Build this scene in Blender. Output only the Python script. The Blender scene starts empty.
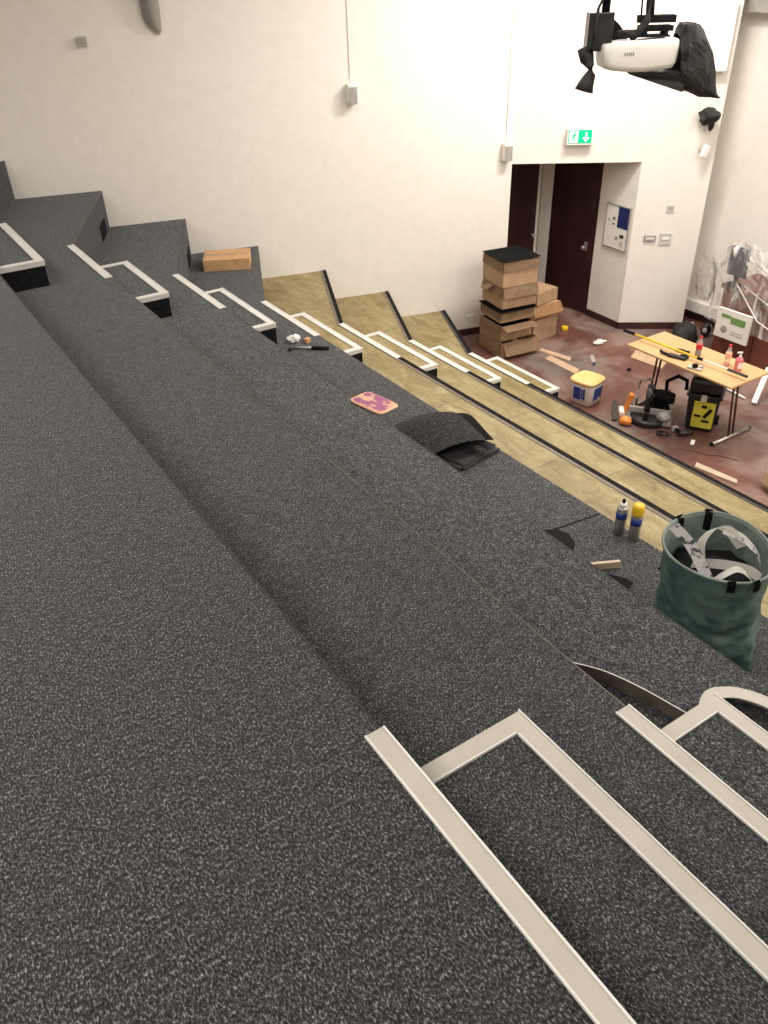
import bpy, bmesh, math, random
from mathutils import Vector, Matrix, noise
random.seed(7)
C = bpy.context.scene.collection
S = bpy.context.scene
PI = math.pi

# ------------------------------------------------------------------ camera
cam_d = bpy.data.cameras.new('camera'); cam = bpy.data.objects.new('camera', cam_d); C.objects.link(cam)
fw = Vector((0.43892, 0.69477, -0.56979)); rt = Vector((0.83527, -0.54914, -0.02697))
rt = (rt - fw * rt.dot(fw)).normalized(); up = rt.cross(fw)
m = Matrix((rt, up, -fw)).transposed().to_4x4(); m.translation = (-0.712, 0, 1.6)
cam.matrix_world = m
cam_d.sensor_fit = 'AUTO'; cam_d.sensor_width = 36; cam_d.lens = 800 / 1024 * 36; cam_d.clip_start = 0.05
S.camera = cam

# ------------------------------------------------------------------ light
S.view_settings.view_transform = 'Standard'; S.view_settings.look = 'None'
S.view_settings.gamma = 1; S.view_settings.use_curve_mapping = False
S.view_settings.exposure = 0.0
w = bpy.data.worlds.new('world'); S.world = w; w.use_nodes = True
w.node_tree.nodes['Background'].inputs[0].default_value = (1.0, 0.93, 0.84, 1)
w.node_tree.nodes['Background'].inputs[1].default_value = 0.05
def area(loc, sx, sy, power, col=(1.0, 0.935, 0.87), rot=(0, 0, 0)):
    l = bpy.data.lights.new('ceiling_lamp', 'AREA'); l.shape = 'RECTANGLE'; l.size = sx; l.size_y = sy
    l.energy = power; l.color = col
    o = bpy.data.objects.new('ceiling_lamp', l); o.location = loc; o.rotation_euler = rot; C.objects.link(o)
    return o
for x, p in ((-1.7, 62), (3.0, 43), (5.6, 80)):
    for y in (0.2, 3.2, 6.2):
        area((x, y, 2.5), 1.2, 0.6, p)
area((7.4, 2.0, 2.5), 0.8, 3.0, 85)
# downlighter row in front of the exit wall
area((6.6, 5.9, 2.5), 0.5, 0.5, 115, rot=(math.radians(18), math.radians(12), 0))

# ------------------------------------------------------------------ materials
def mat(name, col=(.5, .5, .5), rough=.6, metal=0, spec=.4):
    M = bpy.data.materials.new(name); M.use_nodes = True
    b = M.node_tree.nodes['Principled BSDF']
    b.inputs['Base Color'].default_value = (*col, 1); b.inputs['Roughness'].default_value = rough
    b.inputs['Metallic'].default_value = metal; b.inputs['Specular IOR Level'].default_value = spec
    return M
def N(M, t, **kw):
    n = M.node_tree.nodes.new(t)
    for k, v in kw.items():
        if hasattr(n, k): setattr(n, k, v)
        else: n.inputs[k.replace('_', ' ')].default_value = v
    return n
def L(M, a, b): M.node_tree.links.new(a, b)
def bsdf(M): return M.node_tree.nodes['Principled BSDF']
def ramp(M, stops, interp='LINEAR'):
    r = M.node_tree.nodes.new('ShaderNodeValToRGB'); cr = r.color_ramp; cr.interpolation = interp
    while len(cr.elements) < len(stops): cr.elements.new(.5)
    for e, (p, c) in zip(cr.elements, stops): e.position = p; e.color = (*c, 1)
    return r
def mottled(name, c1, c2, scale, rough=.7, metal=0, bump=0, detail=4, lo=.35, hi=.65, spec=.4):
    M = mat(name, c1, rough, metal, spec); tc = N(M, 'ShaderNodeTexCoord')
    n = N(M, 'ShaderNodeTexNoise', Scale=scale, Detail=detail); L(M, tc.outputs['Object'], n.inputs['Vector'])
    r = ramp(M, [(lo, c1), (hi, c2)]); L(M, n.outputs['Fac'], r.inputs['Fac']); L(M, r.outputs['Color'], bsdf(M).inputs['Base Color'])
    if bump:
        b = N(M, 'ShaderNodeBump', Strength=bump, Distance=.01); L(M, n.outputs['Fac'], b.inputs['Height']); L(M, b.outputs['Normal'], bsdf(M).inputs['Normal'])
    return M

def carpet_material():
    M = mat('loop_pile_carpet', rough=.95, spec=.15); bsdf(M).inputs['Sheen Weight'].default_value = .16; bsdf(M).inputs['Sheen Roughness'].default_value = .45; tc = N(M, 'ShaderNodeTexCoord')
    mp = N(M, 'ShaderNodeMapping'); mp.inputs['Scale'].default_value = (1.5, .8, 1); L(M, tc.outputs['Object'], mp.inputs['Vector'])
    n = N(M, 'ShaderNodeTexNoise', Scale=135.0, Detail=4.0, Roughness=.75); L(M, mp.outputs['Vector'], n.inputs['Vector'])
    r = ramp(M, [(.42, (.013, .013, .014)), (.50, (.034, .035, .038)), (.57, (.105, .108, .114)), (.66, (.36, .365, .37))])
    L(M, n.outputs['Fac'], r.inputs['Fac'])
    n2 = N(M, 'ShaderNodeTexNoise', Scale=36.0, Detail=4.0, Roughness=.75); L(M, tc.outputs['Object'], n2.inputs['Vector'])
    r2 = ramp(M, [(.35, (.62, .62, .62)), (.65, (1.38, 1.38, 1.38))]); L(M, n2.outputs['Fac'], r2.inputs['Fac'])
    mx = N(M, 'ShaderNodeMix', data_type='RGBA', blend_type='MULTIPLY'); mx.inputs[0].default_value = 1
    L(M, r.outputs['Color'], mx.inputs[6]); L(M, r2.outputs['Color'], mx.inputs[7]); L(M, mx.outputs[2], bsdf(M).inputs['Base Color'])
    b = N(M, 'ShaderNodeBump', Strength=.9, Distance=.006); L(M, n.outputs['Fac'], b.inputs['Height']); L(M, b.outputs['Normal'], bsdf(M).inputs['Normal'])
    return M
def plywood_material():
    M = mat('bare_plywood', rough=.55, spec=.35); tc = N(M, 'ShaderNodeTexCoord')
    mp = N(M, 'ShaderNodeMapping'); mp.inputs['Scale'].default_value = (3.0, 1.0, 3.0); L(M, tc.outputs['Object'], mp.inputs['Vector'])
    n = N(M, 'ShaderNodeTexNoise', Scale=2.2, Detail=7.0, Roughness=.62, Distortion=1.2); L(M, mp.outputs['Vector'], n.inputs['Vector'])
    r = ramp(M, [(.30, (.195, .150, .065)), (.47, (.285, .230, .108)), (.60, (.335, .280, .143)), (.78, (.46, .41, .27))]); L(M, n.outputs['Fac'], r.inputs['Fac'])
    # sheet joints: thin dark lines every 1.22 m
    br = N(M, 'ShaderNodeTexBrick', Scale=1.0); br.offset = .0
    br.inputs['Color1'].default_value = (1, 1, 1, 1); br.inputs['Color2'].default_value = (.9, .9, .88, 1); br.inputs['Mortar'].default_value = (.45, .4, .35, 1)
    br.inputs['Mortar Size'].default_value = .003; br.inputs['Brick Width'].default_value = 50.; br.inputs['Row Height'].default_value = 1.22
    L(M, tc.outputs['Object'], br.inputs['Vector'])
    n3 = N(M, 'ShaderNodeTexNoise', Scale=5.0, Detail=3.0, Distortion=3.0); L(M, tc.outputs['Object'], n3.inputs['Vector'])
    r3 = ramp(M, [(.42, (.80, .78, .74)), (.52, (1.05, 1.03, 1.0)), (.58, (.88, .86, .84))]); L(M, n3.outputs['Fac'], r3.inputs['Fac'])
    mx = N(M, 'ShaderNodeMix', data_type='RGBA', blend_type='MULTIPLY'); mx.inputs[0].default_value = 1
    L(M, r.outputs['Color'], mx.inputs[6]); L(M, br.outputs['Color'], mx.inputs[7])
    m2 = N(M, 'ShaderNodeMix', data_type='RGBA', blend_type='MULTIPLY'); m2.inputs[0].default_value = .8
    L(M, mx.outputs[2], m2.inputs[6]); L(M, r3.outputs['Color'], m2.inputs[7]); L(M, m2.outputs[2], bsdf(M).inputs['Base Color'])
    return M
def floor_material():
    M = mat('worn_wood_block_floor', rough=.5, spec=.4); tc = N(M, 'ShaderNodeTexCoord')
    br = N(M, 'ShaderNodeTexBrick', Scale=1.0)
    br.inputs['Color1'].default_value = (.150, .066, .050, 1); br.inputs['Color2'].default_value = (.120, .052, .041, 1); br.inputs['Mortar'].default_value = (.085, .042, .034, 1)
    br.inputs['Mortar Size'].default_value = .003; br.inputs['Brick Width'].default_value = .3; br.inputs['Row Height'].default_value = .1; br.inputs['Bias'].default_value = -.1
    L(M, tc.outputs['Object'], br.inputs['Vector'])
    n = N(M, 'ShaderNodeTexNoise', Scale=1.3, Detail=8.0, Roughness=.65, Distortion=.6); L(M, tc.outputs['Object'], n.inputs['Vector'])
    r = ramp(M, [(.44, (0, 0, 0)), (.60, (1, 1, 1))]); L(M, n.outputs['Fac'], r.inputs['Fac'])
    # grey dust scattered over the boards, thicker by the doors
    mx = N(M, 'ShaderNodeMix', data_type='RGBA'); L(M, r.outputs['Color'], mx.inputs[0]); L(M, br.outputs['Color'], mx.inputs[6]); mx.inputs[7].default_value = (.24, .18, .155, 1)
    n2 = N(M, 'ShaderNodeTexNoise', Scale=.8, Detail=3.0); L(M, tc.outputs['Object'], n2.inputs['Vector'])
    r2 = ramp(M, [(.35, (.7, .75, .8)), (.65, (1.25, 1.1, 1.05))]); L(M, n2.outputs['Fac'], r2.inputs['Fac'])
    m2 = N(M, 'ShaderNodeMix', data_type='RGBA', blend_type='MULTIPLY'); m2.inputs[0].default_value = 1
    L(M, mx.outputs[2], m2.inputs[6]); L(M, r2.outputs['Color'], m2.inputs[7]); L(M, m2.outputs[2], bsdf(M).inputs['Base Color'])
    rr = ramp(M, [(.3, (.35, .35, .35)), (.7, (.7, .7, .7))]); L(M, n.outputs['Fac'], rr.inputs['Fac']); L(M, rr.outputs['Color'], bsdf(M).inputs['Roughness'])
    return M
def wall_material():
    M = mat('painted_plaster', (.77, .725, .655), .75, spec=.25); tc = N(M, 'ShaderNodeTexCoord')
    n = N(M, 'ShaderNodeTexNoise', Scale=9.0, Detail=6.0); L(M, tc.outputs['Object'], n.inputs['Vector'])
    r = ramp(M, [(.3, (.75, .715, .665)), (.7, (.79, .755, .705))]); L(M, n.outputs['Fac'], r.inputs['Fac']); L(M, r.outputs['Color'], bsdf(M).inputs['Base Color'])
    b = N(M, 'ShaderNodeBump', Strength=.25, Distance=.01); L(M, n.outputs['Fac'], b.inputs['Height']); L(M, b.outputs['Normal'], bsdf(M).inputs['Normal'])
    return M
def cardboard_material(name, c1, c2): return mottled(name, c1, c2, 14, .8, detail=3, bump=.1)
def plastic_sheet_material():
    M = mat('clear_polythene', (.85, .84, .82), .25, spec=.8); nt = M.node_tree
    tr = N(M, 'ShaderNodeBsdfTransparent'); mix = N(M, 'ShaderNodeMixShader')
    tc = N(M, 'ShaderNodeTexCoord'); n = N(M, 'ShaderNodeTexNoise', Scale=5.0, Detail=4.0, Distortion=1.2); mp = N(M, 'ShaderNodeMapping'); mp.inputs['Scale'].default_value = (1.5, 1.5, .45); mp.inputs['Rotation'].default_value = (.35, .2, 0); L(M, tc.outputs['Object'], mp.inputs['Vector']); L(M, mp.outputs['Vector'], n.inputs['Vector'])
    r = ramp(M, [(.40, (.08, .08, .08)), (.56, (.30, .30, .30)), (.66, (.75, .75, .75))]); L(M, n.outputs['Fac'], r.inputs['Fac'])
    L(M, r.outputs['Color'], mix.inputs[0]); L(M, tr.outputs[0], mix.inputs[1]); L(M, bsdf(M).outputs[0], mix.inputs[2])
    L(M, mix.outputs[0], nt.nodes['Material Output'].inputs['Surface'])
    b = N(M, 'ShaderNodeBump', Strength=.8, Distance=.03); L(M, n.outputs['Fac'], b.inputs['Height']); L(M, b.outputs['Normal'], bsdf(M).inputs['Normal'])
    return M
def glassy(name, col, alpha):
    M = mat(name, col, .15, spec=.6); bsdf(M).inputs['Alpha'].default_value = alpha; return M

M_carpet = carpet_material(); M_ply = plywood_material(); M_floor = floor_material(); M_wall = wall_material()
M_nose = mottled('beige_nosing', (.48, .455, .40), (.53, .50, .445), 5, .4, detail=3)
M_noseW = mottled('white_nosing', (.60, .59, .56), (.68, .67, .63), 5, .4, detail=3)
M_white = mottled('white_plastic', (.76, .74, .70), (.82, .80, .76), 8, .4)
M_bright = mottled('bright_nosing_lip', (.74, .73, .70), (.8, .79, .76), 8, .35)
M_black = mottled('matt_black', (.008, .008, .009), (.015, .015, .016), 20, .8, spec=.08)
M_blackg = mottled('black_plastic', (.010, .010, .011), (.022, .022, .024), 10, .3)
M_dgrey = mottled('dark_grey_strip', (.035, .032, .028), (.06, .055, .05), 12, .6)
M_bgrey = mottled('brown_grey_metal_strip', (.11, .09, .065), (.17, .145, .11), 12, .5)
M_grey = mottled('grey_plastic', (.30, .29, .27), (.36, .35, .33), 12, .5)
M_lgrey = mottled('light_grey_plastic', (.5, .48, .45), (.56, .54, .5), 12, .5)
M_steel = mottled('brushed_steel', (.42, .40, .38), (.55, .53, .5), 15, .35, metal=.8)
M_brown = mottled('brown_tube', (.10, .055, .04), (.15, .08, .06), 15, .4, metal=.3)
M_skirt = mottled('dark_brown_skirting', (.035, .012, .010), (.06, .022, .018), 6, .5)
M_door = mottled('dark_mahogany_door', (.022, .006, .006), (.038, .010, .009), 3, .45)
M_doorb = mottled('dark_end_grain', (.012, .006, .006), (.02, .009, .009), 3, .6)
M_card = cardboard_material('corrugated_cardboard', (.38, .245, .145), (.45, .30, .185))
M_card2 = cardboard_material('orange_cardboard', (.50, .29, .14), (.58, .35, .18))
M_card3 = cardboard_material('pale_cardboard', (.50, .34, .22), (.60, .42, .28))
M_table = mottled('beech_laminate', (.56, .34, .16), (.62, .39, .19), 3, .4)
M_tile = mottled('black_tile_backing', (.012, .013, .014), (.025, .027, .028), 30, .85, spec=.08)
M_underlay = mottled('charcoal_tile_back', (.030, .030, .032), (.045, .045, .047), 40, .85)
M_green = mottled('teal_woven_fabric', (.035, .085, .075), (.095, .165, .145), 9, .5, bump=1.0, detail=8)
M_greenin = mottled('grey_green_lining', (.12, .16, .14), (.22, .27, .24), 6, .6, bump=.3)
M_blue = mottled('blue_print', (.02, .04, .22), (.03, .06, .30), 8, .5)
M_navy = mottled('navy_felt', (.008, .014, .09), (.012, .02, .12), 30, .8)
M_yel = mottled('yellow_plastic', (.75, .48, .02), (.85, .56, .03), 8, .4)
M_yel2 = mottled('lime_yellow_plastic', (.50, .46, .04), (.62, .56, .07), 8, .4)
M_cream = mottled('yellowed_lid', (.72, .48, .17), (.80, .58, .26), 6, .5)
M_org = mottled('orange_plastic', (.65, .20, .03), (.75, .27, .05), 8, .4)
M_pad = mottled('purple_foam', (.30, .08, .19), (.60, .36, .24), 2.2, .6, lo=.48, hi=.56)
M_padr = mottled('peach_foam_rim', (.75, .40, .25), (.80, .48, .30), 20, .6)
M_red = mottled('red_label', (.55, .02, .03), (.62, .04, .04), 8, .4)
M_pink = glassy('pink_liquid', (.75, .20, .22), .85)
M_clear = glassy('clear_bottle', (.75, .70, .66), .35)
M_cola = mottled('dark_cola', (.02, .006, .004), (.03, .01, .008), 8, .2)
M_wood = mottled('offcut_pine', (.46, .37, .27), (.56, .46, .34), 10, .7)
M_desk = mottled('red_brown_veneer', (.13, .040, .028), (.18, .058, .040), 3, .35)
M_cloth = mottled('black_cloth', (.008, .008, .008), (.028, .027, .025), 12, .75, bump=.6)
M_screen = mottled('grey_screen', (.05, .055, .06), (.12, .125, .13), 4, .3)
M_poly = plastic_sheet_material()
M_print = mottled('printed_white_strip', (.10, .12, .13), (.72, .71, .69), 26, .5, detail=2, lo=.40, hi=.47)
M_sgreen = mat('exit_green', (.0, .36, .17), .4); bsdf(M_sgreen).inputs['Emission Color'].default_value = (0, .55, .25, 1); bsdf(M_sgreen).inputs['Emission Strength'].default_value = .7
M_swhite = mat('exit_white', (.9, .95, .92), .4); bsdf(M_swhite).inputs['Emission Color'].default_value = (.9, 1, .95, 1); bsdf(M_swhite).inputs['Emission Strength'].default_value = .6
M_lgreen = mottled('green_print', (.13, .26, .08), (.18, .33, .11), 8, .5)

# ------------------------------------------------------------------ mesh helpers
class MB:
    def __init__(s): s.b = bmesh.new()
    def _set(s, fs, mi, sm):
        for f in fs: f.material_index = mi; f.smooth = sm
    def box(s, c, size, rz=0, bev=0, mi=0, mtx=None, taper=1.0):
        r = bmesh.ops.create_cube(s.b, size=1); vs = r['verts']
        for v in vs:
            v.co = Vector((v.co.x * size[0], v.co.y * size[1], v.co.z * size[2]))
            if taper != 1.0 and v.co.z < 0: v.co.x *= taper; v.co.y *= taper
        M = Matrix.Translation(c) @ (mtx.to_4x4() if mtx else Matrix.Rotation(rz, 4, 'Z'))
        for v in vs: v.co = M @ v.co
        fs = list({f for v in vs for f in v.link_faces}); s._set(fs, mi, False)
        if bev:
            es = list({e for v in vs for e in v.link_edges})
            rr = bmesh.ops.bevel(s.b, geom=es, offset=bev, segments=2, affect='EDGES', profile=.5)
            s._set(rr['faces'], mi, False)
        return s
    def prism(s, poly, z0, z1, mi=0):
        lo = [s.b.verts.new((x, y, z0)) for x, y in poly]; hi = [s.b.verts.new((x, y, z1)) for x, y in poly]
        n = len(poly); fs = [s.b.faces.new(hi), s.b.faces.new(lo[::-1])]
        for i in range(n): fs.append(s.b.faces.new((lo[i], lo[(i + 1) % n], hi[(i + 1) % n], hi[i])))
        s._set(fs, mi, False); bmesh.ops.recalc_face_normals(s.b, faces=fs); return s
    def grid(s, rows, mi=0, smooth=True, closed=False, thick=0):
        V = [[s.b.verts.new(p) for p in r] for r in rows]; fs = []
        for i in range(len(V) - 1):
            n = len(V[i])
            for j in range(n if closed else n - 1):
                fs.append(s.b.faces.new((V[i][j], V[i][(j + 1) % n], V[i + 1][(j + 1) % n], V[i + 1][j])))
        s._set(fs, mi, smooth)
        if thick:
            smooth = False; s._set(fs, mi, False)
            r = bmesh.ops.solidify(s.b, geom=fs, thickness=thick)
            s._set([g for g in r['geom'] if isinstance(g, bmesh.types.BMFace)], mi, smooth)
        return s
    def tube(s, pts, r, n=10, mi=0, cap=True):
        pts = [Vector(p) for p in pts]; rows = []
        rr = r if isinstance(r, (list, tuple)) else [r] * len(pts)
        ref = Vector((0, 0, 1))
        for i, p in enumerate(pts):
            t = (pts[min(i + 1, len(pts) - 1)] - pts[max(i - 1, 0)]).normalized()
            a = t.cross(ref)
            if a.length < .1: a = t.cross(Vector((1, 0, 0)))
            a.normalize(); b = t.cross(a)
            rows.append([s.b.verts.new(p + (a * math.cos(2 * PI * k / n) + b * math.sin(2 * PI * k / n)) * rr[i]) for k in range(n)])
        fs = []
        for i in range(len(rows) - 1):
            for k in range(n): fs.append(s.b.faces.new((rows[i][k], rows[i][(k + 1) % n], rows[i + 1][(k + 1) % n], rows[i + 1][k])))
        s._set(fs, mi, True)
        if cap: s._set([s.b.faces.new(rows[0][::-1]), s.b.faces.new(rows[-1])], mi, False)
        return s
    def lathe(s, prof, c=(0, 0, 0), n=24, mi=0, axis=None, sq=0):
        M = Matrix.Translation(c) @ (axis.to_4x4() if axis else Matrix.Identity(4))
        rows = []
        for r, z in prof:
            row = []
            for k in range(n):
                a = 2 * PI * k / n; q = r
                if sq: q = r / (abs(math.cos(a)) ** sq + abs(math.sin(a)) ** sq) ** (1 / sq)
                row.append(s.b.verts.new(M @ Vector((q * math.cos(a), q * math.sin(a), z))))
            rows.append(row)
        fs = []
        for i in range(len(rows) - 1):
            for k in range(n): fs.append(s.b.faces.new((rows[i][k], rows[i][(k + 1) % n], rows[i + 1][(k + 1) % n], rows[i + 1][k])))
        s._set(fs, mi, True)
        s._set([s.b.faces.new(rows[0][::-1]), s.b.faces.new(rows[-1])], mi, False)
        return s
    def blob(s, c, rad, seed=0, amp=.25, freq=3, sub=3, mi=0, smooth=True):
        r = bmesh.ops.create_icosphere(s.b, subdivisions=sub, radius=1)
        for v in r['verts']:
            k = 1 + amp * noise.noise(v.co * freq + Vector((seed * 7.3, seed, 0)))
            v.co = Vector((v.co.x * rad[0] * k + c[0], v.co.y * rad[1] * k + c[1], v.co.z * rad[2] * k + c[2]))
        s._set(list({f for v in r['verts'] for f in v.link_faces}), mi, smooth); return s
    def build(s, name, mats, parent=None, recalc=True):
        if recalc: bmesh.ops.recalc_face_normals(s.b, faces=s.b.faces)
        me = bpy.data.meshes.new(name); s.b.to_mesh(me); s.b.free()
        for q in (mats if isinstance(mats, (list, tuple)) else [mats]): me.materials.append(q)
        o = bpy.data.objects.new(name, me); C.objects.link(o)
        if parent: o.parent = parent
        return o
def tag(o, label, cat, group=None):
    o['label'] = label; o['category'] = cat
    if group: o['group'] = group
    return o
def thing(name, label, cat, loc, rz=0, group=None, rx=0, ry=0):
    o = bpy.data.objects.new(name, None); C.objects.link(o); o.location = loc; o.rotation_euler = (rx, ry, rz)
    o.empty_display_size = .1
    return tag(o, label, cat, group)
def struct(o): o['kind'] = 'structure'; return o

# ------------------------------------------------------------------ room geometry
ZF = -2.683
EX = [-0.015, 0.840, 1.661, 2.454, 3.260, 4.098, 4.943]          # front edge of every tier
EZ = [0.0, -0.377, -0.758, -1.154, -1.546, -1.921, -2.289]
HH = 0.383
YL = [7.56, 7.36, 7.20, 7.08, 6.985, 6.92, 6.90]                 # far aisle, wall side
YR = [6.42, 6.29, 6.125, 6.00, 5.905, 5.897, 5.877]              # far aisle, centre side
NL = [1.152, 1.055, 0.96, 0.87, 0.80, 0.75, 0.72]                # near aisle, centre side
NR = [y - 1.1 for y in NL]
def wallA(x): return 9.66 - .262 * x
def wallR(x): return -2.35 + .262 * x
CEIL = 2.62
def hit(x, y, dx, dy, f):
    t = 0
    lo, hi = 0, 8
    g = lambda t: (y + dy * t) - f(x + dx * t)
    s0 = g(0)
    for _ in range(60):
        m_ = (lo + hi) / 2
        if g(m_) * s0 > 0: lo = m_
        else: hi = m_
    return (x + dx * lo, y + dy * lo)
def edge(k):
    a = hit(EX[k], YL[k], .40, .90, wallA); b = hit(EX[k], NR[k], .40, -.90, wallR)
    return [a, (EX[k], YL[k]), (EX[k], NR[k]), b]
def offset_poly(line, d):                                        # strip of width d on the uphill side of an edge line
    out = []
    P_ = [Vector(p) for p in line]
    for i, p in enumerate(P_):
        ns = []
        if i > 0: t = (P_[i] - P_[i - 1]).normalized(); ns.append(Vector((t.y, -t.x)))
        if i < len(P_) - 1: t = (P_[i + 1] - P_[i]).normalized(); ns.append(Vector((t.y, -t.x)))
        n_ = sum(ns, Vector((0, 0)))
        n_ = n_ / n_.length; k_ = 1 / max(.3, n_.dot(ns[0]))
        out.append(tuple(p + n_ * d * k_))
    return out
E = [edge(k) for k in range(7)]
def tier_poly(k):
    if k == 0: back = [(-3.2, wallR(-3.2)), (-3.2, wallA(-3.2))]
    else: back = E[k - 1][::-1]
    return E[k] + back
for k in range(7):
    ply = k >= 4
    m_ = MB(); m_.prism(tier_poly(k), ZF - .05, EZ[k])
    o = struct(m_.build('plywood_tier' if ply else 'carpeted_tier', M_ply if ply else M_carpet))
    if not ply and k < 3:      # thin edging line along the tier edge
        e2 = offset_poly(E[k], .004); MB().prism(E[k] + e2[::-1], EZ[k], EZ[k] + .002).build('edge_trim', M_bgrey if k == 1 else M_dgrey, o)
    if ply:
        e1 = offset_poly(E[k], .030); e2 = offset_poly(E[k], .062)
        e0 = offset_poly(E[k], -.012)
        MB().prism(e0 + e1[::-1], EZ[k] - .05, EZ[k] + .006).build('edge_strip', M_black, o)
        MB().prism(e1 + e2[::-1], EZ[k] - .01, EZ[k] + .004).build('edge_strip', M_bgrey if k < 6 else M_dgrey, o)
# dark openings low in the risers next to the wall
for k in (1, 2):
    a, b = Vector(E[k][0]), Vector(E[k][1]); t = (b - a).normalized(); n_ = Vector((-t.y, t.x))
    if n_.x < 0: n_ = -n_
    c = a + t * .42 + n_ * .003
    o = MB().box((0, 0, 0), (.34, .012, .15)).build('riser_opening', M_black); o.location = (c.x, c.y, EZ[k + 1] + .085); o.rotation_euler[2] = math.atan2(t.y, t.x)
    o2 = o; tag(o2, 'dark low opening in the carpeted riser by the long wall, ' + ('higher of the two' if k == 1 else 'lower of the two'), 'vent', 'riser openings')

struct(MB().prism([(-3.3, -4), (8.9, -4), (8.9, 11), (-3.3, 11)], ZF - .1, ZF - .001).build('floor', M_floor))
struct(MB().prism([(-3.3, -4), (8.9, -4), (8.9, 11), (-3.3, 11)], CEIL, CEIL + .1).build('ceiling', M_wall))
AX, AY = 6.37, wallA(6.37)                    # corner of the long wall and the exit wall
BX, BY = 8.32, 6.54
def nrm(a, b):
    t = (Vector(b) - Vector(a)).normalized(); return Vector((t.y, -t.x))
def wall_seg(mb, a, b, z0, z1, th=.12, side=1):
    n_ = nrm(a, b) * th * side; A, B = Vector(a), Vector(b)
    mb.prism([tuple(A), tuple(B), tuple(B - n_), tuple(A - n_)], z0, z1)
struct((lambda q: (wall_seg(q, (-3.3, wallA(-3.3)), (AX, AY), ZF, CEIL, .12, 1), q)[1])(MB()).build('wall_left', M_wall))
RX = 7.635; RY = AY + (BY - AY) * (RX - AX) / (BX - AX)
q = MB(); wall_seg(q, (AX, AY), (BX, BY), ZF + 2.14, CEIL, .12, 1); wall_seg(q, (RX, RY), (BX, BY), ZF, ZF + 2.14, .12, 1)
struct(q.build('wall_exit', M_wall))
q = MB(); wall_seg(q, (BX, BY), (8.75, 6.98), ZF, CEIL, .05); struct(q.build('wall_return', M_wall))
struct(MB().prism([(8.744, -4), (8.86, -4), (8.86, 7.2), (8.744, 7.2)], ZF, CEIL).build('wall_front', M_wall))
q = MB(); wall_seg(q, (8.8, wallR(8.8)), (-3.3, wallR(-3.3)), ZF, CEIL); struct(q.build('wall_right', M_wall))
struct(MB().prism([(-3.32, -4), (-3.2, -4), (-3.2, 11), (-3.32, 11)], ZF, CEIL).build('wall_back', M_wall))
# recess with the two doors
D1 = (7.675, 7.69); D2 = (7.585, 8.505); D3 = (7.55, 8.67)
q = MB(); wall_seg(q, D1, (RX + .002, RY + .002), ZF, ZF + 2.4, .1); wall_seg(q, D3, D2, ZF, ZF + 2.4, .1)
wall_seg(q, (6.3, 8.70), (7.6, 8.70), ZF, ZF + 2.4, .1); wall_seg(q, (6.37, AY + .1), (6.3, 8.8), ZF, ZF + 2.4, .1)
wall_seg(q, D2, D1, ZF + 2.12, ZF + 2.4, .1)
struct(q.build('wall_recess', M_wall))
struct(MB().prism([(6.2, 8.9), (AX - .05, AY + .07), (RX + .0, RY + .06), (7.8, 7.7), (7.7, 8.9)], ZF + 2.3, ZF + 2.36).build('trim_recess_soffit', M_wall))
def door(name, a, b, z1, mats=M_door):
    t = (Vector(b) - Vector(a)); Lh = t.length; n_ = nrm(a, b)
    o = thing(name, '', 'door', (a[0], a[1], ZF + .004), math.atan2(t.y, t.x)); del o['label']; del o['category']; struct(o)
    MB().box((Lh / 2, .035, z1 / 2), (Lh - .02, .04, z1 - .02), bev=.003).build('door_leaf', M_door, o)
    return o, Lh
d, Lh = door('door_1', D2, D1, 2.1)
MB().lathe([(.012, 0), (.012, .04), (.026, .045), (.03, .07), (.02, .082)], (Lh - .15, .015, .92), axis=Matrix.Rotation(PI / 2, 3, 'X')).build('door_handle', M_steel, d)
MB().box((Lh - .15, .012, .93), (.05, .006, .12)).build('lock_plate', M_steel, d)
MB().box((Lh - .10, .012, 1.48), (.025, .005, .10)).build('door_sign', M_dgrey, d)
d, Lh = door('door_2', (6.64, 8.675), (7.51, 8.675), 2.1)
MB().lathe([(.012, 0), (.012, .04), (.026, .045), (.03, .07), (.02, .082)], (Lh - .1, .015, .95), axis=Matrix.Rotation(PI / 2, 3, 'X')).build('door_handle', M_steel, d)
# skirting boards
def skirt(name, a, b, h=.09, th=.018, m_=M_skirt, z=ZF):
    q = MB(); n_ = nrm(a, b) * th; A, B = Vector(a) + n_, Vector(b) + n_
    q.prism([tuple(A), tuple(B), b, a], z, z + h); return struct(q.build(name, m_))
skirt('baseboard_left', (5.45, wallA(5.45)), (AX, AY)); skirt('baseboard_exit', (RX, RY), (BX, BY))
skirt('baseboard_recess', D1, (RX, RY)); skirt('baseboard_front', (8.744, 6.9), (8.744, -3), .10)
q = MB(); q.box((8.70, 3.4, ZF + .20), (.085, 6.9, .15), bev=.008); struct(q.build('trim_cable_trunking', M_white))
struct(MB().prism([(8.55, -3), (8.744, -3), (8.744, 6.9), (8.55, 6.72)], 0.98, 1.5).build('trim_front_bulkhead', M_grey))

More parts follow.
